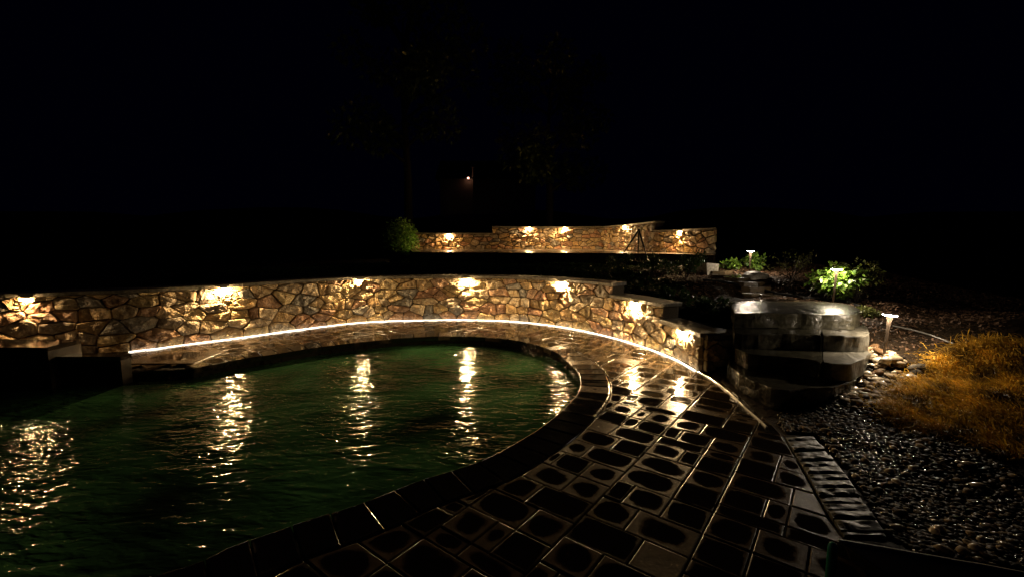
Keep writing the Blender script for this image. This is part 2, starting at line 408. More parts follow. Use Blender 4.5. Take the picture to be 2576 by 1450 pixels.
# ------------------------------------------------------------------ stone faced walls
def voronoi_cells(L, h, sx, sz, rnd, aniso=1.75):
    sites = []; z = sz*.42; row = 0
    while z < h+sz:
        x = -rnd.random()*sx
        while x < L+sx:
            sites.append((x+rnd.uniform(-.18, .18)*sx, z+rnd.uniform(-.34, .34)*sz)); x += sx*rnd.choice([.42, .62, .85, 1.1, 1.3, 1.7])
        z += sz; row += 1
    cells = []
    for i, a in enumerate(sites):
        poly = [(max(0, a[0]-sx*2), max(0, a[1]-sz*2.2)), (min(L, a[0]+sx*2), max(0, a[1]-sz*2.2)), (min(L, a[0]+sx*2), min(h, a[1]+sz*2.2)), (max(0, a[0]-sx*2), min(h, a[1]+sz*2.2))]
        if poly[1][0]-poly[0][0] < .02 or poly[2][1]-poly[1][1] < .02: continue
        for j, b in enumerate(sites):
            if i == j or abs(a[0]-b[0]) > sx*3 or abs(a[1]-b[1]) > sz*3: continue
            mx, mz = (a[0]+b[0])/2, (a[1]+b[1])/2
            poly = clip(poly, (mx, mz), ((b[0]-a[0]), (b[1]-a[1])*aniso**2))
            if len(poly) < 3: break
        if len(poly) >= 3 and abs(area(poly)) > .002: cells.append(poly)
    return cells
def stone_face(poly, line, z0, rnd, joint=.011, depth=1.0, step=.07):
    """one stone: rings from the mortar bed out to a rough uneven face"""
    p = inset(poly, joint*rnd.uniform(.7, 1.3))
    if len(p) < 3 or abs(area(p)) < .0009: return None
    c = centroid(p); ol = resample(p, step)
    ol = [(x+rnd.uniform(-.004, .004), z+rnd.uniform(-.004, .004)) for x, z in ol]
    size = math.sqrt(abs(area(p))); ta, tb = rnd.uniform(-.16, .16), rnd.uniform(-.2, .2); pr = rnd.uniform(.0, .022)*depth; k0 = rnd.random()*99
    vs = []; n = len(ol)
    for sc_, d in ((1.0, -.03), (1.0, .008), (.95, .026), (.80, .030), (.60, .033), (.40, .034), (.20, .034)):
        for x, z in ol:
            X = c[0]+(x-c[0])*sc_; Zz = c[1]+(z-c[1])*sc_; dd = d
            if d > 0:
                dd += pr+(ta*(X-c[0])+tb*(Zz-c[1]))*.7+mnoise.noise(Vector((X*11+k0, Zz*11, k0)))*.026*min(1, d/.02)*depth+abs(mnoise.noise(Vector((X*24+k0, Zz*24, k0))))*.016
            q = line.at(X, dd); vs.append((q[0], q[1], z0+Zz))
    q = line.at(c[0], .032+pr); vs.append((q[0], q[1], z0+c[1]))
    fs = []
    for r in range(6):
        for k in range(n): fs.append((r*n+k, r*n+(k+1) % n, (r+1)*n+(k+1) % n, (r+1)*n+k))
    for k in range(n): fs.append((6*n+k, 6*n+(k+1) % n, 7*n))
    me = mesh('stone', vs, fs); return me
def build_wall(name, line, stages, z0, sx, sz, seed, label, thick=.27, capn=.75, joint=.006, depth=1.0, step=.07, capth=.055, ztop=None):
    """stages: list of (s_end, height)"""
    rnd = random.Random(seed); root = empty(name, (float(line.at(line.L/2)[0]), float(line.at(line.L/2)[1]), z0)); inv = Vector(root.location)
    tag(root, label, 'stone wall')
    hmax = max(h for _, h in stages); cells = []
    hz = lambda s: next((h for e, h in stages if s <= e+1e-6), stages[-1][1])
    ends = [e for e, _ in stages[:-1]]
    for poly in voronoi_cells(line.L, hmax, sx, sz, rnd):
        c = centroid(poly); h = hz(c[0]); p = poly
        for k, e in enumerate(ends):
            lo = min(stages[k][1], stages[k+1][1]); hi_left = stages[k][1] > stages[k+1][1]
            xs_ = [a for a, _ in poly]
            if min(xs_) < e < max(xs_) and max(b for _, b in poly) > lo:
                if c[1] > lo-.03: p = clip(p, (e, 0), (1, 0) if hi_left else (-1, 0)) if (c[0] < e) == hi_left else clip(p, (0, lo), (0, 1))
                else: p = clip(p, (0, lo), (0, 1))
            if len(p) < 3: break
        if len(p) >= 3: p = clip(p, (0, h), (0, 1))
        if len(p) < 3: continue
        cells.append(p)
    cells.sort(key=lambda p: -abs(area(p)))
    count = 0; rest = []
    for p in cells:
        me = stone_face(p, line, z0, rnd, joint, depth, step)
        if me is None: continue
        if count >= 298: rest.append(me); continue
        c = recentre(me); o = obj('stone', me, M['stone'], root, c-inv); count += 1
    if rest:
        V_ = []; F_ = []
        for me in rest:
            b = len(V_); V_ += [tuple(v.co-inv) for v in me.vertices]; F_ += [tuple(i+b for i in p.vertices) for p in me.polygons]
        tag(obj('small_stones', mesh('small_stones', V_, F_), M['stone'], root), kind='stuff')
    # mortar core, one block run per stage
    vs = []; fs = []; s0 = 0
    for e, h in stages:
        e = min(e, line.L); N = max(2, int((e-s0)/.15)); b = len(vs)
        for i in range(N+1):
            s = s0+(e-s0)*i/N
            for off in (-.004, -thick):
                q = line.at(s, off)
                for z in (-.15, h): vs.append((q[0]-inv.x, q[1]-inv.y, z))
        for i in range(N):
            a = b+4*i; c = a+4
            fs += [(a, c, c+1, a+1), (a+1, c+1, c+3, a+3), (a+3, c+3, c+2, a+2)]
        fs += [(b, b+1, b+3, b+2), (b+4*N, b+4*N+2, b+4*N+3, b+4*N+1)]; s0 = e+.002
    obj('mortar', mesh('mortar', vs, fs), M['mortar'], root)
    # cap slabs
    s0 = 0
    for si, (e, h) in enumerate(stages):
        e = min(e, line.L); ext = .03; a = s0-(ext if si == 0 else 0)
        a = s0
        while a < e-.02:
            l = capn*rnd.uniform(.75, 1.25); b_ = min(a+l, e)
            if e-b_ < .25: b_ = e
            ge = b_-.004 if b_ < e else b_+ .03
            N = max(2, int((b_-a)/.13)); vs = []; fs = []
            for i in range(N+1):
                s = a+(ge-a)*i/N; qx = line.at(min(s, line.L), 0)
                over = max(0, s-line.L); tdir = (line.p[-1]-line.p[-2])/line.l[-1]
                jf = rnd.uniform(-.006, .006); jb = rnd.uniform(-.006, .006)
                hz_ = h+(ztop(s) if ztop else 0)
                for off, z in ((.062+jf, 0), (.062+jf, capth*.8), (.052+jf, capth), (-thick-.03+jb, capth), (-thick-.03+jb, 0)):
                    q = line.at(min(s, line.L), off)+tdir*over
                    vs.append((q[0], q[1], z0+hz_+z+.001))
            for i in range(N):
                for k in range(5): fs.append((5*i+k, 5*(i+1)+k, 5*(i+1)+(k+1) % 5, 5*i+(k+1) % 5))
            fs += [(4,3,2,1,0), tuple(5*N+k for k in range(5))]
            me = mesh('cap_stone', vs, fs); c = recentre(me); obj('cap_stone', me, M['cap'], root, c-inv)
            a = b_
        s0 = e
    return root
def s_of(line, u, v, z=0):
    p = at_z(u, v, z); return line.near(p.x, p.y)[0]
S1 = s_of(WALL, 1537, 845); S2 = s_of(WALL, 1663, 884); S_END = WALL.near(*END)[0]
STG = [(S1, .86), (S2, .67), (WALL.L, .43)]
main_wall = build_wall('stone_retaining_wall', WALL, STG, 0.0, .30, .165, 5, 'long curved fieldstone retaining wall with grey caps wrapping round the pool deck', step=.045)

build_wall('side_wall', SIDE, [(SIDE.L, .415)], 0.0, .24, .15, 6, 'short stone side wall turning back from the low end of the curved wall beside the steps', thick=.2, step=.045)

def hsw(name, label, line, s, z, mat, group, wide=.085):
    """a flat bar light tucked under the cap"""
    q = line.at(s, .055); q2 = line.at(s+.02, .055); a = math.atan2(q2[1]-q[1], q2[0]-q[0])
    r = empty(name, (q[0], q[1], z-.022), a); tag(r, label, 'wall light', group)
    vs, fs = [], []; box(vs, fs, 0, -.008, .006, wide, .056, .011); box(vs, fs, 0, .022, -.02, wide*.6, .006, .03)
    obj('housing', mesh('housing', vs, fs), M['bronze'], r)
    vs, fs = [], []; box(vs, fs, 0, -.014, -.0035, wide*.86, .036, .009)
    obj('lens', mesh('lens', vs, fs), mat, r)
    return r
names = ['far left end of the curved wall, above the spa corner', 'left stretch of the curved wall, right of the spa blocks', 'left middle of the curved wall, third from its left end',
         'middle of the curved wall behind the pool', 'right end of the tallest stretch of the curved wall', 'middle step of the curved wall', 'lowest right end of the curved wall, near the steps']
for (u, v), nm in zip([(68,758),(562,735),(905,710),(1172,702),(1413,712),(1600,760),(1718,832)], names):
    p = at_z(u, v+15, .8)
    lm = M['lens_weak'] if u < 100 else M['lens']
    if u < 1537: s = WALL.near(p.x, p.y)[0]; h = .86
    elif u < 1663: s = s_of(WALL, u, 862); h = .67
    else: s = s_of(WALL, u, 906); h = .43
    # solve for the arc position whose projection has this column
    best = None
    for k in range(int(S_END/.01)):
        q = WALL.at(k*.01, .05)
        if q[1] < .5: continue
        zc = (q[1]*ct-(h-CAMH)*st_); uu = 1288+FPX*q[0]/zc
        if best is None or abs(uu-u) < best[0]: best = (abs(uu-u), k*.01)
    hsw('wall_light', 'wall light at the '+nm, WALL, best[1], h, lm, 'lights under the cap of the curved wall')

# ------------------------------------------------------------------ upper patio with its far wall
PZ = 1.28
fw = [at_Y(1030, 600, 17.2), at_Y(1238, 600, 18.0), at_Y(1400, 600, 18.6), at_Y(1520, 600, 18.2), at_Y(1585, 600, 16.0), at_Y(1647, 600, 13.6), at_Y(1725, 600, 12.2), at_Y(1798, 600, 11.1)]
fwp = [p[:2] for p in fw]+[(fw[-1].x+.12, fw[-1].y+.34)]
FAR = Line(np.array(fwp))
sA, sB = float(FAR.s[1]), float(FAR.s[5])
far_wall = build_wall('stone_patio_wall', FAR, [(sA, .62), (sB, .90), (FAR.L, .62)], PZ, .30, .165, 9,
    'distant stepped fieldstone wall standing round the upper patio', joint=.014, step=.09, capn=1.1)
fnames = ['low left stretch of the distant patio wall beside the round bush', 'tall stretch of the distant patio wall, leftmost of its three', 'tall stretch of the distant patio wall, second of its three',
          'tall stretch of the distant patio wall, behind the tripod', 'low right stretch of the distant patio wall']
for (u, h), nm in zip([(1130,.62),(1330,.90),(1422,.90),(1571,.90),(1711,.62)], fnames):
    best = None
    for k in range(int(FAR.L/.02)):
        q = FAR.at(k*.02, .05); zc = q[1]*ct-(PZ+h-CAMH)*st_; uu = 1288+FPX*q[0]/zc
        if best is None or abs(uu-u) < best[0]: best = (abs(uu-u), k*.02)
    hsw('wall_light', 'wall light on the '+nm, FAR, best[1], PZ+h, M['lens_far'], 'lights under the cap of the distant patio wall')
front = [at_z(1040, 634.5, PZ), at_z(1200, 635, PZ), at_z(1350, 636, PZ), at_z(1500, 636.5, PZ), at_z(1620, 637.5, PZ), at_z(1720, 639, PZ), at_z(1800, 642, PZ)]
back = [(p[0], p[1]) for p in fwp[:-1]]
poly = [(p.x, p.y) for p in front]+[(x, y) for x, y in back[::-1]]
vs = [(x, y, PZ) for x, y in poly]+[(x, y, .7) for x, y in poly]; n = len(poly)
fs = [tuple(range(n))]+[(i, i+n, (i+1) % n+n, (i+1) % n) for i in range(n)]
up = obj('upper_patio', mesh('upper_patio', vs, fs), M['patio']); tag(up, kind='structure'); up.data.materials.append(M['soil'])
for p_ in up.data.polygons:
    if p_.index: p_.material_index = 1

# ------------------------------------------------------------------ pool
def strip_wall(name, line, z0, z1, mat, off=0.0, parent=None, a=0, b=None):
    vs = []; fs = []
    for i in range(len(line.p)):
        q = line.p[i]+line.vn[i]*off; vs += [(q[0], q[1], z0), (q[0], q[1], z1)]
    for i in range(len(line.p)-1): fs.append((2*i, 2*i+2, 2*i+3, 2*i+1))
    return obj(name, mesh(name, vs, fs), mat, parent)
closed = Line(np.vstack([pool_poly, pool_poly[:1]]))
pool_shell = strip_wall('pool_shell', closed, -1.32, -.02, M['tile'], -.012); tag(pool_shell, kind='structure')
wx = np.linspace(-9.6, 1.0, 60); wy = np.linspace(-.6, 7.6, 50)
xm, xM, ym, yM = -9.7, 1.1, -.7, 7.7
ext = [tuple(p) for p in np.array([POOL.p[i]-POOL.vn[i]*.06 for i in range(0, len(POOL.p), 2)])]+[(-9.7,-.4),(-9.7,5.0),(-6,5.45),(-4.3,5.55)]
wat = obj('pool_water', mesh('pool_water', [(x, y, -.13) for x, y in ext], [tuple(range(len(ext)))[::-1]]), M['water']); tag(wat, kind='structure')

# coping: one slab after another round the edge, cut to the curve
cop = empty('pool_coping'); tag(cop, kind='structure')
def slab_from_outline(name, ol, z0, z1, rndv, wetscale=1.0, ch=.006):
    """slab with a softened edge; 'wet' rises from its rim to its middle, 'rnd' is its own number"""
    c = centroid(ol); n = len(ol); vs = []; wt = []; r = random.Random(int(rndv*1e6))
    insz = ol if area(ol) > 0 else ol[::-1]; ol = insz
    bx = max(abs(x-c[0]) for x, _ in ol)+max(abs(y-c[1]) for _, y in ol); f = 1-2*ch/max(bx, .05)*1.6
    rings = [(1.0, z0, 0), (1.0, z1-ch, 0), (1-(1-f)*.3, z1-ch*.3, .0), (f, z1, .0), (.80, z1-.0004, .42), (.55, z1-.001, .75), (.28, z1-.0015, .95)]
    cur = list(ol)
    for s, z, w_ in rings:
        if s < f-.001:
            for _ in range(4 if s > .7 else 8):
                cur = [((cur[i-1][0]+cur[i][0]*2+cur[(i+1) % n][0])/4, (cur[i-1][1]+cur[i][1]*2+cur[(i+1) % n][1])/4) for i in range(n)]
            k_ = {.80: .88, .55: .66, .28: .36}.get(s, s)
            for x, y in cur: vs.append((c[0]+(x-c[0])*k_, c[1]+(y-c[1])*k_, z)); wt.append(w_)
        else:
            for x, y in ol: vs.append((c[0]+(x-c[0])*s, c[1]+(y-c[1])*s, z)); wt.append(w_)
    vs.append((c[0], c[1], z1-.0015)); wt.append(1.0); fs = []
    for k in range(len(rings)-1):
        for i in range(n): fs.append((k*n+i, k*n+(i+1) % n, (k+1)*n+(i+1) % n, (k+1)*n+i))
    b = (len(rings)-1)*n
    for i in range(n): fs.append((b+i, b+(i+1) % n, len(vs)-1))
    return vs, fs, wt, [rndv]*len(vs)
def slab_obj(name, data, mat, parent):
    vs, fs, wt, rn = data; me = mesh(name, vs, fs); attr(me, 'wet', wt); attr(me, 'rnd', rn); c = recentre(me)
    return obj(name, me, mat, parent, c)
q = 0.0; rr = random.Random(3)
while q < POOL.L-.05:
    l = .205; e = min(q+l, POOL.L); inner = []; outer = []
    for k in range(5):
        s = q+.0035+(e-q-.007)*k/4; inner.append(tuple(POOL.at(s, .03))); outer.append(tuple(POOL.at(s, -COPW+.004)))
    ol = inner+outer[::-1]
    if rr.random() < 2: slab_obj('coping_stone', slab_from_outline('coping_stone', ol, -.06, .004+rr.uniform(-.002, .002), rr.random(), ch=.011), M['coping'], cop)
    q = e

# pavers: random ashlar on a 12 cm module, cut to both curves
PA = math.radians(-37.5); ca, sa = math.cos(PA), math.sin(PA); MOD = .12; rp = random.Random(21)
COPL = Line(cop_outer[:-1] if len(cop_outer) > 400 else cop_outer); DECKL = Line(np.vstack([wall_curve, EDGE.p[1:], [(1.55,1.2),(1.2,-.5)]]))
cop_poly = np.vstack([cop_outer, [(-9.6,-.6),(-9.6,5.2),(-6,5.5)]])
N = 190; items = []
PART = {5: [(3,2),(2,3),(3,2),(2,3),(2,1,2),(1,2,2)], 6: [(3,3),(3,1,2),(2,2,2),(2,1,3),(3,3)], 4: [(2,2),(3,1),(1,3)]}
i0 = 0
while i0 < N-6:
    wd = rp.choice([5, 5, 6, 4, 6]); j0 = -rp.choice([0, 1, 2, 3])
    while j0 < N:
        h = rp.choice([2, 2, 2, 2, 1]); i1 = i0
        for a in rp.choice(PART[wd]):
            if h == 3 and a == 1: items.append((i1, j0, 1, 3))
            elif h == 3 and a == 4: items += [(i1, j0, 4, 2), (i1, j0+2, 4, 1)]
            elif h == 3 and a == 3 and rp.random() < .5: items += [(i1, j0, 3, 1), (i1, j0+1, 3, 2)]
            else: items.append((i1, j0, a, h))
            i1 += a
        j0 += h
    i0 += wd
deck = empty('pool_deck'); tag(deck, kind='structure')
cand = []; ox, oy = -2.0, 4.0
for i, j, a, b in items:
    x0 = (i-N/2)*MOD; y0 = (j-N/2)*MOD; x1 = x0+a*MOD; y1 = y0+b*MOD; g = .0045
    loc = [(x0+g, y0+g), (x1-g, y0+g), (x1-g, y1-g), (x0+g, y1-g)]
    pol = [(ox+x*ca-y*sa, oy+x*sa+y*ca) for x, y in loc]
    cx = sum(p[0] for p in pol)/4; cy0 = sum(p[1] for p in pol)/4
    if cy0 < -.6 or cx > 3.2 or cx < -8 or cy0 > 9.6: continue
    cut = False; rad = .26
    for Lc, sgn, pad in ((COPL, 1, .006), (DECKL, -1, .012)):
        s, d, k, cp = Lc.near(cx, cy0)
        if d < rad:
            t = Lc.p[k+1]-Lc.p[k]; nn = np.array([t[1], -t[0]])/np.hypot(*t)
            # COPL: pool lies on the right of travel -> keep left; DECKL: deck lies on the right -> keep right
            nn = nn*sgn if sgn == 1 else -nn
            pol = clip(pol, tuple(cp-nn*pad), tuple(nn)); cut = True
            if len(pol) < 3: break
    if len(pol) < 3 or abs(area(pol)) < .0012: continue
    c = centroid(pol)
    if not bool(inpoly(deck_outer, [c[0]], [c[1]])[0]) or bool(inpoly(cop_poly, [c[0]], [c[1]])[0]): continue
    zc = c[1]*ct+CAMH*st_; vis = c[1] > .3 and abs(c[0]/max(zc, .1)) < 1.25
    cand.append((c[1]**2+c[0]**2 if vis and c[1] > 1.75 else 900+c[1]**2, pol, cut))
cand.sort(key=lambda t: t[0])
acc = [[], [], [], []]
for idx, (d, pol, cut) in enumerate(cand):
    if area(pol) < 0: pol = pol[::-1]
    ol = []
    for k in range(len(pol)):
        p = pol[k]; q2 = pol[(k+1) % len(pol)]; l = math.hypot(p[0]-q2[0], p[1]-q2[1]); m = max(1, round(l/.055))
        for t in range(m):
            tt = t/m
            ol.append((p[0]+(q2[0]-p[0])*tt, p[1]+(q2[1]-p[1])*tt))
    zt = rp.uniform(-.0025, .0025); data = slab_from_outline('paver', ol, -.05, zt, rp.random())
    # tilt each slab a hair
    tx, ty = rp.uniform(-.006, .006), rp.uniform(-.006, .006); c = centroid(pol)
    data = ([(x, y, z+(x-c[0])*tx+(y-c[1])*ty) for x, y, z in data[0]],)+data[1:]
    if idx < 300: slab_obj('paver', data, M['paver'], deck)
    else:
        b = len(acc[0]); acc[0] += data[0]; acc[1] += [tuple(i+b for i in f) for f in data[1]]; acc[2] += data[2]; acc[3] += data[3]
me = mesh('pavers', acc[0], acc[1]); attr(me, 'wet', acc[2]); attr(me, 'rnd', acc[3]); o = obj('paver_field', me, M['paver'], deck); tag(o, kind='stuff')
# pale edging strip in the joint between deck and wall, and on past the wall's end
ES = Line(np.vstack([WALL.p[[i for i in range(len(WALL.s)) if WALL.s[i] <= S_END+1e-6 and WALL.p[i][0] > -5.7]], EDGE.p[1:33]]))
ESW = ES.near(*END)[0]; re_ = random.Random(2)
M['led'] = emit('light_strip_lens', (1, .90, .72), 3.2)  # emission added to brighten the pale line and spill onto the paving
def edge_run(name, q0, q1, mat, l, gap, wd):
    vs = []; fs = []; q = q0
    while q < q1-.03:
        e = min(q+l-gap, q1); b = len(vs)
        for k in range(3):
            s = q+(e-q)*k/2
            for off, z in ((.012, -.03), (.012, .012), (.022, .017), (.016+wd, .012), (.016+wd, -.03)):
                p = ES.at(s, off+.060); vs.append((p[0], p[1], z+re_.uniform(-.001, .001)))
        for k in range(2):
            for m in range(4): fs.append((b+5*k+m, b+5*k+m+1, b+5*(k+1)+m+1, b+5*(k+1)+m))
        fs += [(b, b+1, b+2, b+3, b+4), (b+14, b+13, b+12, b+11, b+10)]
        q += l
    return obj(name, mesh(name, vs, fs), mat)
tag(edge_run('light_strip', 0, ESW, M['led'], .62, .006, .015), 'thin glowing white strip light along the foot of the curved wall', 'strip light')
tag(edge_run('edge_strip', ESW+.01, ES.L-.05, M['edging'], .2, .008, .014), 'pale dashed edging along the deck rim past the end of the curved wall', 'edging')

# raised spa corner at the left: dark blocks standing in the pool's back corner
spa = empty('raised_spa_wall', (-5.2, 5.3, -1.3)); tag(spa, 'dark raised spa wall with stepped flat tops at the pool corner under the left wall light', 'pool wall')
def spa_block(px0, px1, Yf, Yb, zt, nm='wall_block', mat='coping'):
    a = at_Y(px0, 900, Yf).x; b = at_Y(px1, 900, Yf).x; vs = []; fs = []
    box(vs, fs, (a+b)/2, (Yf+Yb)/2, -1.28, b-a, Yb-Yf, zt-.05+1.28); o = obj(nm, mesh(nm, vs, fs), M['dark_rock'], spa, Vector((0,0,0))-spa.location)
    ol = resample([(a-.02, Yf-.03), (b+.02, Yf-.03), (b+.02, Yb), (a-.02, Yb)], .25)
    d = slab_from_outline('cap_stone', ol, zt-.049, zt, R.random()); me = mesh('cap_stone', d[0], d[1]); attr(me, 'wet', d[2]); attr(me, 'rnd', d[3])
    c = recentre(me); obj('cap_stone', me, M[mat], spa, c-spa.location)
spa_block(-500, 122, 5.05, 5.45, .375)
spa_block(125, 303, 5.16, 5.30, .235)
spa_block(312, 487, 5.66, 6.34, .012, mat='paver')

# ------------------------------------------------------------------ staircase of stone slabs
stair = empty('stone_staircase', (3.3, 5.0, 0)); tag(stair, 'four broad rough stone slab steps with rounded ends climbing beside the river stones', 'steps')
def step_slab(pts, z0, z1, seed, mat='step'):
    r = random.Random(seed); loop = catmull(pts+[pts[0]], 9)[:-1]
    loop = [(x+mnoise.noise(Vector((x*6, y*6, seed)))*.022+r.uniform(-.0015, .0015), y+mnoise.noise(Vector((x*6, y*6, seed+9)))*.022+r.uniform(-.0015, .0015)) for x, y in loop]; n = len(loop)
    if area(loop) < 0: loop = loop[::-1]
    c = centroid(loop); vs = []; fs = []
    rings = [(1.0, z0, .0), (1.0, z0+(z1-z0)*.3, .010), (1.0, z0+(z1-z0)*.6, .010), (1.0, z1-.012, .010), (.993, z1-.001, .008), (.95, z1, .0), (.75, z1, .0), (.4, z1, .0)]
    for s, z, a in rings:
        for i, (x, y) in enumerate(loop):
            dx, dy = x-c[0], y-c[1]; l = math.hypot(dx, dy); o_ = a*(mnoise.noise(Vector((x*9, y*9, z*16+seed)))*1.6+mnoise.noise(Vector((x*14, y*14, z*45+seed)))*.5)
            zz = z+mnoise.noise(Vector((x*5, y*5, seed)))*.008
            vs.append((c[0]+dx*s+dx/l*o_, c[1]+dy*s+dy/l*o_, zz))
    vs.append((c[0], c[1], z1))
    for k in range(len(rings)-1):
        for i in range(n): fs.append((k*n+i, k*n+(i+1) % n, (k+1)*n+(i+1) % n, (k+1)*n+i))
    b = (len(rings)-1)*n
    for i in range(n): fs.append((b+i, b+(i+1) % n, len(vs)-1))
    me = mesh('step', vs, fs); cc = recentre(me); return obj('step', me, M[mat], stair, cc-stair.location)
T = [.185, .37, .555, .74]
g2 = lambda u, v, z: tuple(at_z(u, v, z)[:2])
z = T[0]; step_slab([g2(1832,914,z), g2(1856,936,z), g2(1923,968,z), g2(1973,980,z), g2(2040,975,z), g2(2100,973,z), g2(2146,955,z), g2(2150,935,z), g2(2100,905,z), g2(1980,893,z), g2(1860,880,z), g2(1836,893,z)], -.06, z, 1)
z = T[1]; step_slab([g2(1850,872,z), g2(1880,886,z), g2(1935,893,z), g2(2015,899,z), g2(2060,906,z), g2(2067,905,z), g2(2067,858,z), g2(2060,854,z), g2(2000,850,z), g2(1880,846,z), g2(1852,855,z)], T[0]+.004, z-.003, 2)
step_slab([g2(2071,906,z), g2(2078,909,z), g2(2138,914,z), g2(2178,896,z), g2(2186,880,z), g2(2130,858,z), g2(2078,855,z), g2(2071,857,z)], T[0]+.004, z, 5, 'step_pale')  # second step split at the shadow edge, lit side in the lighter colour
z = T[2]; step_slab([g2(1846,836,z), g2(1880,838,z), g2(1980,838,z), g2(2060,840,z), g2(2066,839,z), g2(2066,802,z), g2(2058,799,z), g2(2000,798,z), g2(1880,796,z), g2(1846,810,z)], T[1]+.004, z-.003, 3)
step_slab([g2(2070,840,z), g2(2078,841,z), g2(2130,844,z), g2(2174,843,z), g2(2187,832,z), g2(2170,815,z), g2(2110,801,z), g2(2078,800,z), g2(2070,802,z)], T[1]+.004, z, 6, 'step_pale')  # third step split at the same shadow edge
z = T[3]; step_slab([g2(1850,786,z), g2(1960,787,z), g2(2060,789,z), g2(2130,791,z), g2(2158,788,z), g2(2163,780,z), g2(2140,766,z), g2(2080,758,z), g2(1980,757,z), g2(1860,757,z), g2(1842,768,z)], T[2]+.004, z, 4)

# wet flagstones of the path above the steps
path = empty('garden_path'); tag(path, kind='structure'); rfl = random.Random(5)
for u, v, sx, sy in [(1893,768,.5,.3),(1900,741,.5,.36),(1895,724,.55,.4),(1880,712,.5,.4),(1862,701,.6,.45),(1830,694,.6,.5),(1960,760,.5,.3),(1800,684,.6,.5),(1940,744,.4,.3)]:
    p = on_ground(u, v); ol = []
    for k in range(9):
        a = 2*math.pi*k/9; ol.append((p.x+math.cos(a)*sx/1.7*rfl.uniform(.85, 1.1), p.y+math.sin(a)*sy/1.7*rfl.uniform(.85, 1.1)))
    d = slab_from_outline('flagstone', ol, p.z-.05, p.z+.035, rfl.random()*.4); me = mesh('flagstone', d[0], d[1]); attr(me, 'wet', d[2]); attr(me, 'rnd', d[3])
    c = recentre(me); obj('flagstone', me, M['paver'], path, c)
# flat lit slab and pale block by the upper patio
p = at_z(1730, 652, 1.12); ol = [(p.x+math.cos(a)*.62*rfl.uniform(.9,1.1), p.y+math.sin(a)*.35*rfl.uniform(.9,1.1)) for a in np.linspace(0, 2*math.pi, 10)[:-1]]
d = slab_from_outline('s', ol, .9, 1.12, .1); tag(obj('stepping_slab', mesh('stepping_slab', d[0], d[1]), M['step']), 'flat pale slab lying below the right end of the upper patio', 'slab')

def rock(name, c, s, seed, mat, label=None, cat=None, group=None, flat=.7, parent=None, sub=2):
    import bmesh
    bm = bmesh.new(); bmesh.ops.create_icosphere(bm, subdivisions=sub, radius=1)
    for v in bm.verts:
        d = 1+mnoise.noise(v.co*1.3+Vector((seed, 0, 0)))*.35+mnoise.noise(v.co*3+Vector((seed, 0, 0)))*.12
        v.co = Vector((v.co.x*d*s[0], v.co.y*d*s[1], v.co.z*d*s[2]))
    me = bpy.data.meshes.new(name); bm.to_mesh(me); bm.free()
    attr(me, 'rnd', [(seed*.37) % 1]*len(me.vertices))
    o = obj(name, me, mat, parent, c)
    if label: tag(o, label, cat, group)
    return o
p = on_ground(1782, 688); vs, fs = [], []; box(vs, fs, 0, 0, -.05, .26, .3, .27, .2)
o = obj('stone_block', mesh('stone_block', [(x+R.uniform(-.02,.02), y+R.uniform(-.02,.02), z+R.uniform(-.015,.015)) for x, y, z in vs], fs), M['cap'], None, p); tag(o, 'pale squared stone block at the end of the upper patio beside the mulch bed', 'stone')
p = on_ground(1906, 703); rock('boulder', p+Vector((0, .12, .02)), (.26, .2, .12), 4.2, M['cap'], 'low flat topped boulder on the mulch in front of the farthest path light', 'boulder')

# ------------------------------------------------------------------ border of split stones and the landing at the bottom right
bord = empty('stone_border'); tag(bord, kind='structure')
Lp = [at_z(*q) for q in [(1975,1100),(2000,1143),(2040,1213),(2077,1283),(2122,1350)]]; Rp = [at_z(*q) for q in [(2045,1095),(2082,1140),(2135,1205),(2180,1272),(2232,1352)]]
LL, RL = Line([(p.x, p.y) for p in Lp]), Line([(p.x, p.y) for p in Rp]); rb = random.Random(8)
cuts = [0]; 
while cuts[-1] < .93: cuts.append(cuts[-1]+rb.uniform(.055, .085))
cuts.append(1.0)
for a, b in zip(cuts[:-1], cuts[1:]):
    nU, nV = 9, 4; vs = []; fs = []; k0 = rb.random()*50; zt = .014+rb.uniform(-.008, .012)
    for i in range(nU+1):
        for j in range(nV+1):
            t = a+(b-a)*(.05+.9*j/nV); l = LL.at(t*LL.L); r = RL.at(t*RL.L); f = .015+.97*i/nU
            q = l*(1-f)+r*f; e = 1 if 0 < j < nV and 0 < i < nU else 0
            zz = (zt+mnoise.noise(Vector((q[0]*14+k0, q[1]*22, k0)))*.011+abs(mnoise.noise(Vector((q[0]*7, q[1]*30, k0))))*.007) if e else zt-.006
            vs.append((q[0], q[1], zz))
    W = nV+1
    for i in range(nU):
        for j in range(nV): fs.append((i*W+j, (i+1)*W+j, (i+1)*W+j+1, i*W+j+1))
    ringi = [i*W for i in range(nU+1)]+[nU*W+j for j in range(1, nV+1)]+[i*W+nV for i in range(nU-1, -1, -1)]+[j for j in range(nV-1, 0, -1)]
    bb = len(vs); vs += [(vs[k][0], vs[k][1], -.08) for k in ringi]; m = len(ringi)
    for k in range(m): fs.append((ringi[k], bb+k, bb+(k+1) % m, ringi[(k+1) % m]))
    me = mesh('border_stone', vs, fs); c = recentre(me); obj('border_stone', me, M['border'], bord, c)
p0, p1 = at_z(2108, 1357, .06), at_z(2620, 1448, .06)
ol = [(p0.x, p0.y), (p0.x+.25, p0.y-1.1), (p1.x+.3, p1.y-1.2), (p1.x, p1.y)]; ol = [(ol[0][0]+(ol[3][0]-ol[0][0])*t, ol[0][1]+(ol[3][1]-ol[0][1])*t+R.uniform(-.006, .006)) for t in np.linspace(1, 0, 9)]+ol[1:3]
d = slab_from_outline('landing', ol, -.1, .06, .05, ch=.012); me = mesh('landing_slab', d[0], d[1]); attr(me, 'wet', [1.0]*len(d[2])); attr(me, 'rnd', d[3])
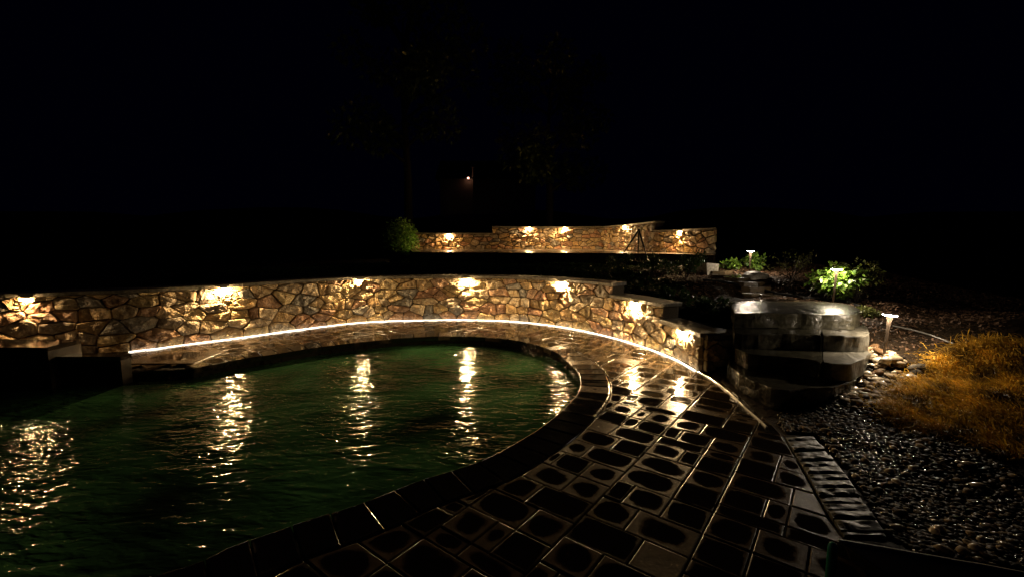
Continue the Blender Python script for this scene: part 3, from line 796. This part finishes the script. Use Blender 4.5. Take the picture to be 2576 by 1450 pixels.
lsl = obj('landing_slab', me, M['coping']); v_, f_ = tube([(x, y, .062) for x, y in ol[:9]], .007, 6); obj('nosing', mesh('nosing', v_, f_), M['nosing'], lsl); tag(lsl, 'black wet landing slab with pale far edge in front of the gravel', 'slab')
# green glass-like stake
sp = at_Y(2096, 1362, 1.72); r = empty('garden_stake', (sp.x, sp.y, .0)); tag(r, 'glossy green round topped stake standing at the inner corner of the landing slab', 'stake')
q = NM('green_glaze'); gm = q.set(Base_Color=(.03,.22,.13), Roughness=.12)
gm2 = NM('green_glaze_cap').set(Base_Color=(.05,.26,.2), Roughness=.1)
hgt = sp.z; v_, f_ = lathe([(.0, 0), (.019, 0), (.019, hgt-.06), (.0185, hgt-.03)], 14); obj('shaft', mesh('shaft', v_, f_), gm, r, smooth=True)
v_, f_ = lathe([(.0185, hgt-.03), (.017, hgt-.016), (.011, hgt-.004), (0, hgt)], 14); obj('tip', mesh('tip', v_, f_), gm2, r, smooth=True)

# ------------------------------------------------------------------ path lights
def bollard(p, label, h=.50, tilt=0, rz=0):
    r = empty('path_light', p, rz); r.rotation_euler[1] = tilt; tag(r, label, 'path light', 'path lights along the steps and garden path')
    v_, f_ = lathe([(0, -.05), (.014, -.05), (.013, h*.35), (.014, h*.55), (.017, h*.72), (.023, h*.86), (.031, h*.94), (.036, h*.945)], 18); obj('stem', mesh('stem', v_, f_), M['bronze'], r, smooth=True)
    v_, f_ = lathe([(.036, h*.945), (.050, h*.953), (.064, h*.964), (.066, h*.975), (0, h*.975)], 18); obj('lens', mesh('lens', v_, f_), M['ring'], r, smooth=True)
    v_, f_ = lathe([(0, h*.976), (.072, h*.976), (.077, h*.982), (.075, h*.992), (.05, h*1.0), (0, h*1.004)], 22); obj('shade', mesh('shade', v_, f_), M['bronze'], r)
    return r
b1 = on_ground(1885, 691);  b2 = at_z(2096, 757, .745); b3 = on_ground(2223, 897)
bollard(b1, 'farthest small path light with round cap between two low green plants', (691-630)*b1.y/1100, 0)
bollard(b2, 'path light with round cap standing in front of the bright green shrub above the steps', (756-673)*b2.y/1100, .03)
bollard(b3, 'nearest tall path light with round cap at the edge of the river stones', (897-785)*b3.y/1100, .06)

# ------------------------------------------------------------------ plants
def leaf_cloud(centers, n, size, seed, droop=.3, shape=2.0):
    """many small two-sided leaves, each a bent diamond of two triangles; numpy"""
    g = np.random.RandomState(seed); c = np.array([x[:3] for x in centers]); rad = np.array([x[3] for x in centers])
    w_ = rad**2/np.sum(rad**2); k = g.choice(len(c), n, p=w_)
    d = g.normal(size=(n, 3)); d /= np.linalg.norm(d, axis=1)[:, None]; rr_ = g.rand(n)**.42
    P = c[k]+d*(rad[k]*rr_)[:, None]*np.array([1, 1, .85])
    a = g.normal(size=(n, 3))*.7+d; a[:, 2] -= droop; a /= np.linalg.norm(a, axis=1)[:, None]
    up = g.normal(size=(n, 3))*.5+np.array([0, 0, 1.0]); b = np.cross(a, up); b /= np.linalg.norm(b, axis=1)[:, None]; nn = np.cross(b, a)
    s = size*(.6+.8*g.rand(n))[:, None]
    V = np.stack([P, P+a*s*.5+b*s*.28+nn*s*.06, P+a*s, P+a*s*.5-b*s*.28+nn*s*.06], 1).reshape(-1, 3)
    I = np.arange(n)*4; F = np.stack([I, I+1, I+2, I+3], 1); rn = np.repeat(g.rand(n), 4)
    me = fmesh('leaves', V, F); a_ = me.attributes.new('rnd', 'FLOAT', 'POINT'); a_.data.foreach_set('value', rn.astype(np.float32)); return me
def shrub(name, base, h, wd, n, leaf, mat, label, seed, cat='shrub', group=None, stems=6, lumps=9, dome=False):
    r = random.Random(seed); root = empty(name, base); tag(root, label, cat, group); cs = []; tb = []
    for k in range(lumps):
        a = r.random()*6.28; q = r.uniform(.1, .7)*wd/2; zz = r.uniform(.35, .85)*h
        if dome: q = r.uniform(0, .55)*wd/2; zz = r.uniform(.3, .7)*h
        cs.append((math.cos(a)*q, math.sin(a)*q, zz, r.uniform(.18, .34)*min(wd, h)*(1.3 if dome else 1)))
    for k in range(stems):
        c = cs[k % len(cs)]; tb.append(tube([(0, 0, -.05), (c[0]*.4, c[1]*.4, c[2]*.5), (c[0], c[1], c[2])], [.012*h+.004, .008*h+.003, .003], 5))
    v_, f_ = merge(tb); obj('stem', mesh('stem', v_, f_), M['bark'], root)
    o = obj('leaves', leaf_cloud(cs, n, leaf, seed), mat, root); tag(o, kind='stuff'); return root
shrub('shrub', Vector((at_z(2172, 768, .72).x+.12, at_z(2172, 768, .72).y+.62, .68)), .56, .82, 1500, .07, M['leaf_green'], 'bright green leafy shrub beside the path light above the steps', 3, lumps=13)
shrub('shrub', Vector((at_z(2190, 768, .72).x+.15, at_z(2190, 768, .72).y+.45, .70)), .60, .6, 700, .06, M['leaf_olive'], 'darker olive shrub growing just behind the bright green shrub', 4)
shrub('shrub', on_ground(1903, 680)+Vector((.0, .1, 0)), .32, .62, 520, .08, M['leaf_green'], 'low broad leaved green plant right of the farthest path light', 5)
shrub('shrub', on_ground(1842, 681)+Vector((0, .1, 0)), .24, .48, 330, .075, M['leaf_green'], 'small green plant left of the farthest path light', 6)
# twiggy bare shrub
tw = on_ground(1990, 704); root = empty('bare_shrub', tw); tag(root, 'sparse twiggy shrub with few leaves between the path lights', 'shrub'); tb = []; r = random.Random(6); tips = []
for k in range(13):
    a = r.random()*6.28; p = Vector((0, 0, -.03)); d = Vector((math.cos(a)*.6, math.sin(a)*.6, 1)).normalized(); pts = [p.copy()]
    for j in range(5):
        p = p+d*r.uniform(.09, .16); d = (d+Vector((r.uniform(-.5,.5), r.uniform(-.5,.5), r.uniform(-.35,.3)))).normalized(); pts.append(p.copy())
        if j > 1: tips.append((p.x, p.y, p.z, .07))
    tb.append(tube(pts, [.008, .007, .006, .005, .004, .002], 5))
v_, f_ = merge(tb); obj('branches', mesh('branches', v_, f_), M['bark'], root); tag(obj('leaves', leaf_cloud(tips, 330, .035, 9), M['leaf_olive'], root), kind='stuff')
# round bush by the far wall
pb = at_Y(1007, 655, 16.9); pb.z = Hs(pb.x, pb.y)
shrub('round_bush', pb, 1.55, 1.35, 6500, .085, M['leaf_bush'], 'rounded evergreen bush at the left end of the distant patio wall', 12, 'bush', lumps=22, dome=True)
for k, (u, v, h, wd, lab) in enumerate([(1560,690,.42,.9,'dark low shrub behind the tallest end of the curved wall'), (1640,690,.45,1.0,'dark low shrub below the tripod'), (1725,700,.5,1.0,'dark low shrub in front of the flat pale slab'),
                          (1690,760,.25,.8,'dark ground hugging plant above the lowest stretch of the curved wall'), (1790,800,.3,.7,'dark leafy plant left of the stone steps')]):
    shrub('low_shrub', on_ground(u, v), h, wd, 900, .05, M['leaf_dark'], lab, 30+k)
# small moss tuft by the nearest path light
shrub('grass_tuft', on_ground(2185, 800)+Vector((.08, .1, 0)), .16, .34, 500, .04, M['leaf_olive'], 'low rounded green tuft behind the nearest path light', 41, 'plant', lumps=6, stems=3, dome=True)

def tree(base, h, cr, label, seed, leaf=.22, n=5200):
    r = random.Random(seed); root = empty('tree', base); tag(root, label, 'tree', 'trees in the dark beyond the patio'); tb = [tube([(0, 0, -.3), (.05, .03, h*.3), (-.08, .1, h*.62), (.0, .0, h*.93)], [.2, .17, .1, .03], 9)]; cs = []
    for k in range(15):
        t = r.uniform(.35, .95); a = r.random()*6.28; L_ = cr*r.uniform(.5, 1.0); e = Vector((math.cos(a)*L_, math.sin(a)*L_, h*t+L_*.35)); s = Vector((0, 0, h*t*.92))
        tb.append(tube([s, (s+e)/2+Vector((0, 0, .2)), e], [.07, .045, .015], 6)); cs.append((e.x, e.y, e.z, r.uniform(.55, 1.05)))
        cs.append(((s.x+e.x)/2, (s.y+e.y)/2, (s.z+e.z)/2+.3, r.uniform(.4, .8)))
    v_, f_ = merge(tb); obj('trunk', mesh('trunk', v_, f_), M['bark'], root); tag(obj('crown', leaf_cloud(cs, n, leaf, seed), M['leaf_tree'], root), kind='stuff')
for (x, y, h, cr, lab, sd) in [(-4.6, 19.5, 10.5, 3.0, 'tall barely lit tree above the left end of the distant patio wall', 51), (1.8, 21.5, 8.5, 2.6, 'barely lit tree above the middle of the distant patio wall', 52)]:
    tree((x, y, Hs(x, y)), h, cr, lab, sd)

# ------------------------------------------------------------------ tripod on the patio
root = empty('tripod', (0, 0, 0)); ap = at_Y(1607, 579, 12.35); tag(root, 'black three legged tripod standing in front of the distant patio wall', 'tripod'); root.location = (ap.x, ap.y, PZ)
feet = [at_z(1567, 636, PZ), at_Y(1631, 657, 11.5), Vector((ap.x+.12, ap.y+.42, PZ))]
feet[0] = Vector((feet[0].x, min(feet[0].y, 12.6), PZ)); ft = feet[1]; 
for k, f in enumerate(feet):
    v_, f_ = tube([Vector(ap)-root.location, (Vector(ap)*.45+Vector(f)*.55)-root.location], .028, 8); lg = obj('leg', mesh('leg', v_, f_), M['black_metal'], root)
    v_, f_ = tube([(Vector(ap)*.47+Vector(f)*.53)-root.location, Vector(f)-root.location], .02, 8); obj('lower_section', mesh('lower_section', v_, f_), M['black_metal'], lg)
v_, f_ = lathe([(0, -.05), (.035, -.05), (.04, 0), (.03, .03), (0, .03)], 12); obj('head', mesh('head', v_, f_), M['black_metal'], root, Vector(ap)-root.location)
fp = feet[1]; vs, fs = [], []; box(vs, fs, 0, 0, -.3, .7, .5, .3); o = obj('stone_pad', mesh('stone_pad', [(x+R.uniform(-.03,.03), y+R.uniform(-.03,.03), z) for x, y, z in vs], fs), M['soil'], None, Vector(fp)); tag(o, 'dark stone pad under the front foot of the tripod', 'stone')

# ------------------------------------------------------------------ distant house with a tiny porch light
hb = at_Y(1200, 470, 42.0); gz = Hs(hb.x, hb.y); root = empty('distant_house', (hb.x, hb.y, gz)); tag(root, 'distant unlit house with a small porch, hardly visible above the patio wall', 'house')
vs, fs = [], []; box(vs, fs, 1.0, 3.0, -.5, 9, 6, 5.0); obj('wall', mesh('wall', vs, fs), M['house'], root)
obj('roof', mesh('roof', [(-3.9,-.4,4.4),(5.9,-.4,4.4),(5.9,6.4,4.4),(-3.9,6.4,4.4),(-3.9,3,6.6),(5.9,3,6.6)], [(0,1,5,4),(2,3,4,5),(0,4,3),(1,2,5),(0,3,2,1)]), M['roofing'], root)
lp = at_Y(1178, 448, 41.7)-Vector(root.location)
v_, f_ = lathe([(.12, -.5), (.1, lp.z-.1), (.1, lp.z+.9), (.16, lp.z+1.0)], 10); obj('porch_column', mesh('porch_column', v_, f_), M['house'], root, (lp.x+.45, -.15, 0))
root2 = empty('porch_light', Vector(root.location)+lp); tag(root2, 'tiny glowing porch light of the distant house', 'lamp')
v_, f_ = lathe([(0, -.09), (.08, -.07), (.09, .05), (0, .07)], 10); obj('bulb', mesh('bulb', v_, f_), M['porch'], root2)
vs, fs = [], []; box(vs, fs, 0, .12, -.05, .06, .22, .04); box(vs, fs, 0, .23, -.2, .16, .03, .4); obj('bracket', mesh('bracket', vs, fs), M['black_metal'], root2)

# ------------------------------------------------------------------ pebbles, mulch, dry grass
def scatter_poly(pl, n, seed):
    g = np.random.RandomState(seed); pl = np.array(pl); lo, hi = pl.min(0), pl.max(0); out = np.zeros((0, 2))
    while len(out) < n:
        q = lo+(hi-lo)*g.rand(n*2, 2); out = np.vstack([out, q[inpoly(pl, q[:, 0], q[:, 1])]])
    return out[:n], g
_old = [(4.15,5.05),(4.75,4.75),(4.35,4.1),(3.9,3.75),(3.75,3.3),(4.1,2.9),(4.6,2.2),(4.2,1.5),(2.5,2.0),(2.28,2.2),(2.42,2.7),(2.62,3.15),(2.6,3.5),(2.35,3.6),(2.45,4.2),(3.0,4.05),(3.4,3.98),(3.75,4.2),(3.98,4.6)]
gravel_poly = [tuple(on_ground(u, v)[:2]) for u, v in [(2183,884),(2215,883),(2312,942),(2292,962),(2248,1000),(2242,1050),(2300,1088),(2420,1112),(2500,1160),(2640,1250),(2640,1452),(2300,1394),(2236,1356),(2135,1185),(2055,1092),(1975,1088),(1960,1070),(1968,1030),(2000,1000),(2150,968)]]
import bmesh
def ico(sub):
    bm = bmesh.new(); bmesh.ops.create_icosphere(bm, subdivisions=sub, radius=1); V = np.array([v.co[:] for v in bm.verts]); F = np.array([[v.index for v in f.verts] for f in bm.faces]); bm.free(); return V, F
IV, IF = ico(1)
def pebble_mass(P, sz, zs, g, squash=.36):
    n = len(P); th = g.rand(n)*6.28; a = sz*(.8+.5*g.rand(n)); b = sz*(.6+.35*g.rand(n)); c = sz*squash*(.7+.5*g.rand(n))
    V = IV[None]*(1+.09*g.normal(size=(n, len(IV), 1)))*np.stack([a, b, c], 1)[:, None]
    tl = g.normal(size=n)*.14; cz, sz_ = np.cos(tl)[:, None], np.sin(tl)[:, None]; x0, z0 = V[..., 0]*cz-V[..., 2]*sz_, V[..., 0]*sz_+V[..., 2]*cz
    ct_, s_ = np.cos(th)[:, None], np.sin(th)[:, None]; X_ = x0*ct_-V[..., 1]*s_; Y_ = x0*s_+V[..., 1]*ct_
    V = np.stack([X_+P[:, :1], Y_+P[:, 1:2], z0+zs[:, None]], -1); F = IF[None]+(np.arange(n)*len(IV))[:, None, None]
    me = fmesh('pebbles', V.reshape(-1, 3), F.reshape(-1, 3)); rv = g.rand(n); k_ = inpoly(glint_spot, P[:, 0]+g.normal(size=n)*.06, P[:, 1]+g.normal(size=n)*.06); rv = np.where(k_, .80+.2*g.rand(n), rv)
    rn = np.repeat(rv, len(IV)); at_ = me.attributes.new('rnd', 'FLOAT', 'POINT'); at_.data.foreach_set('value', rn.astype(np.float32))
    return me
pp = [on_ground(u, v) for u, v in [(2085,1110),(2140,1085),(2205,1100),(2265,1125),(2290,1175),(2240,1210),(2180,1205),(2120,1175)]]
glint_spot = [(p.x, p.y) for p in pp]      # gloss put on these wet pebbles to draw the nearest path light's reflection
gb = empty('gravel_bed'); tag(gb, kind='structure')
P, g = scatter_poly(gravel_poly, 9000, 3); zs = H0(P[:, 0], P[:, 1])+.004+.012*g.rand(len(P))
tag(obj('pebbles', pebble_mass(P, .017+.018*g.rand(len(P))**2, zs, g), M['pebble'], gb, smooth=True), kind='stuff')
# the larger river stones, one by one, heaped by the nearest path light
rs = random.Random(77); big_poly = np.array([tuple(on_ground(u, v)[:2]) for u, v in [(2183,884),(2215,883),(2312,942),(2292,962),(2250,1000),(2200,1030),(2120,1020),(2110,985),(2150,968),(2175,920)]])
PB, gB = scatter_poly(big_poly, 150, 5)
protos = []
for k in range(7):
    bm = bmesh.new(); bmesh.ops.create_icosphere(bm, subdivisions=2, radius=1)
    for v in bm.verts:
        d = 1+mnoise.noise(v.co*1.1+Vector((k*7.3, 0, 0)))*.3; v.co *= d
    me = bpy.data.meshes.new('cobble'); bm.to_mesh(me); bm.free(); me.polygons.foreach_set('use_smooth', [True]*len(me.polygons)); attr(me, 'rnd', [[.3,.8,.3,.55,.8,.3,.05][k]]*len(me.vertices)); me.materials.append(M['cobble']); protos.append(me)
def cobble(x, y, s, lift=0):
    o = bpy.data.objects.new('river_stone', rs.choice(protos)); COL.objects.link(o); o.parent = gb
    o.location = (x, y, Hs(x, y)+s*.3+lift); o.rotation_euler = (rs.uniform(-.4, .4), rs.uniform(-.4, .4), rs.random()*6.28); o.scale = (s*rs.uniform(.9, 1.4), s*rs.uniform(.7, 1.0), s*rs.uniform(.45, .7))
for x, y in PB: cobble(x, y, rs.uniform(.03, .052), rs.uniform(0, .02))
PC, gC = scatter_poly(gravel_poly, 120, 15)
for x, y in PC: cobble(x, y, rs.uniform(.02, .036), .01)
for u, v in [(2195,880),(2215,892),(2250,915),(2262,925),(2300,945),(2310,938),(2285,955),(2228,918)]:
    p = on_ground(u, v); cobble(p.x, p.y, rs.uniform(.06, .085), .01)
# mulch chips
def chips(name, pl, n, seed, mat, L=.05, W=.014, zoff=.0):
    P, g = scatter_poly(pl, n, seed); z = H(P[:, 0], P[:, 1])+zoff+.012*g.rand(n); th = g.rand(n)*6.28; l = L*(.4+.9*g.rand(n)); w_ = W*(.5+g.rand(n)); ti = g.normal(size=n)*.35
    a = np.stack([np.cos(th)*np.cos(ti), np.sin(th)*np.cos(ti), np.sin(ti)], 1); b = np.stack([-np.sin(th), np.cos(th), g.normal(size=n)*.4], 1)
    c = np.stack([P[:, 0], P[:, 1], z], 1); A = a*l[:, None]/2; B = b*w_[:, None]/2
    V = np.stack([c-A-B, c+A-B, c+A+B, c-A+B], 1).reshape(-1, 3); F = np.arange(n*4).reshape(n, 4); me = fmesh(name, V, F)
    at_ = me.attributes.new('rnd', 'FLOAT', 'POINT'); at_.data.foreach_set('value', np.repeat(g.rand(n), 4).astype(np.float32)); o = obj(name, me, mat); tag(o, kind='stuff'); return o
tag(chips('mulch', [(2.9,7.0),(3.6,6.9),(4.6,6.6),(4.3,6.0),(4.15,5.2),(4.25,4.95),(5.0,4.6),(5.6,4.9),(7,5.6),(9,7),(9,12),(5,11),(3.2,10.5),(2.6,8.6)], 26000, 4, M['mulch']), 'brown bark mulch spread round the path lights and shrubs', 'mulch')
tag(chips('ground_cover', [(-6,7.2),(-3,9.4),(-.5,9.8),(1.2,9.2),(2.3,8),(2.9,6.7),(3.3,7.2),(3,10),(4,11),(1,12.6),(-3,13),(-7,11)], 14000, 6, M['leaf_dark'], .06, .03, .01), 'dark low leafy ground cover behind the curved wall', 'ground cover')
# dry grass: long thin blades lying over one another
def grass(pl, n, seed):
    P, g = scatter_poly(pl, n, seed); P = P+g.normal(size=P.shape)*.05*(1+(g.rand(n)[:, None]>.8)*1.5); nz2 = np.array([mnoise.noise(Vector((x*2.5, y*2.5, 3))) for x, y in P]); z = H0(P[:, 0], P[:, 1])+.01+.045*g.rand(n)*(1+nz2*1.6)
    th = g.normal(size=n)*.8+2.9+nz2*1.5; l = .05+.10*g.rand(n); w_ = .0035+.003*g.rand(n); ti = .25+g.normal(size=n)*.4
    a = np.stack([np.cos(th)*np.cos(ti), np.sin(th)*np.cos(ti), np.sin(ti)], 1); b = np.stack([-np.sin(th), np.cos(th), g.normal(size=n)*.6], 1)
    c = np.stack([P[:, 0], P[:, 1], z-.02], 1); m = c+a*l[:, None]*.55+np.array([0,0,.012]); t = c+a*l[:, None]; t[:, 2] -= .008; B = b*w_[:, None]/2
    V = np.stack([c-B, c+B, m+B, m-B, t], 1).reshape(-1, 3); I = np.arange(n)*5
    F = np.concatenate([np.stack([I, I+1, I+2], 1), np.stack([I, I+2, I+3], 1), np.stack([I+3, I+2, I+4], 1)]); me = fmesh('dry_grass', V, F)
    at_ = me.attributes.new('rnd', 'FLOAT', 'POINT'); n3_ = np.array([mnoise.noise(Vector((x*5, y*5, 9))) for x, y in P]); at_.data.foreach_set('value', np.repeat(np.clip(.42+n3_*.9+.45*(g.rand(n)-.5), 0, 1), 5).astype(np.float32)); return me
gp = [tuple(on_ground(u, v)[:2]) for u, v in [(2244,1040),(2240,1008),(2290,966),(2360,922),(2405,888),(2480,868),(2576,872),(2850,900),(3100,1150),(2700,1160),(2540,1150),(2420,1106),(2300,1082)]]
o = obj('dry_grass', grass(gp, 90000, 8), M['straw']); tag(o, 'mounded dry yellow grass at the right edge beyond the river stones', 'grass', kind='stuff')
# thin pale cable on the ground and black edging curve above the steps
ln = [on_ground(u, v) for u, v in [(2245,822),(2290,832),(2340,846),(2400,868)]]
v_, f_ = tube([p+Vector((0,0,.02)) for p in ln], .008, 6); tag(obj('garden_cable', mesh('garden_cable', v_, f_), M['cable']), 'thin pale cable lying on the dark bed behind the nearest path light', 'cable')
ln = [on_ground(u, v)+Vector((0,0,.03)) for u, v in [(1767,707),(1820,712),(1877,724),(1950,741),(2021,753),(2080,757),(2130,762),(2165,778)]]
v_, f_ = tube(ln, .022, 6); tag(obj('bed_edging', mesh('bed_edging', v_, f_), M['black_metal']), 'black curved edging strip between the garden path and the mulch bed', 'edging')

# ------------------------------------------------------------------ damp night air
if HAZE:
    vs, fs = [], []; box(vs, fs, 0, 0, 0, 1, 1, 1)
    hz = obj('haze', mesh('haze', [(x*900, y*900, -2.5+z*18) for x, y, z in vs], fs)); tag(hz, kind='stuff')
    m = bpy.data.materials.new('damp_air'); m.use_nodes = True; t = m.node_tree
    for n_ in list(t.nodes):
        if n_.type == 'BSDF_PRINCIPLED': t.nodes.remove(n_)
    v = t.nodes.new('ShaderNodeVolumePrincipled'); v.inputs['Density'].default_value = HAZE; v.inputs['Color'].default_value = (.8,.8,.8,1); v.inputs['Anisotropy'].default_value = .3
    t.links.new(v.outputs[0], t.nodes['Material Output'].inputs['Volume']); hz.data.materials.append(m)
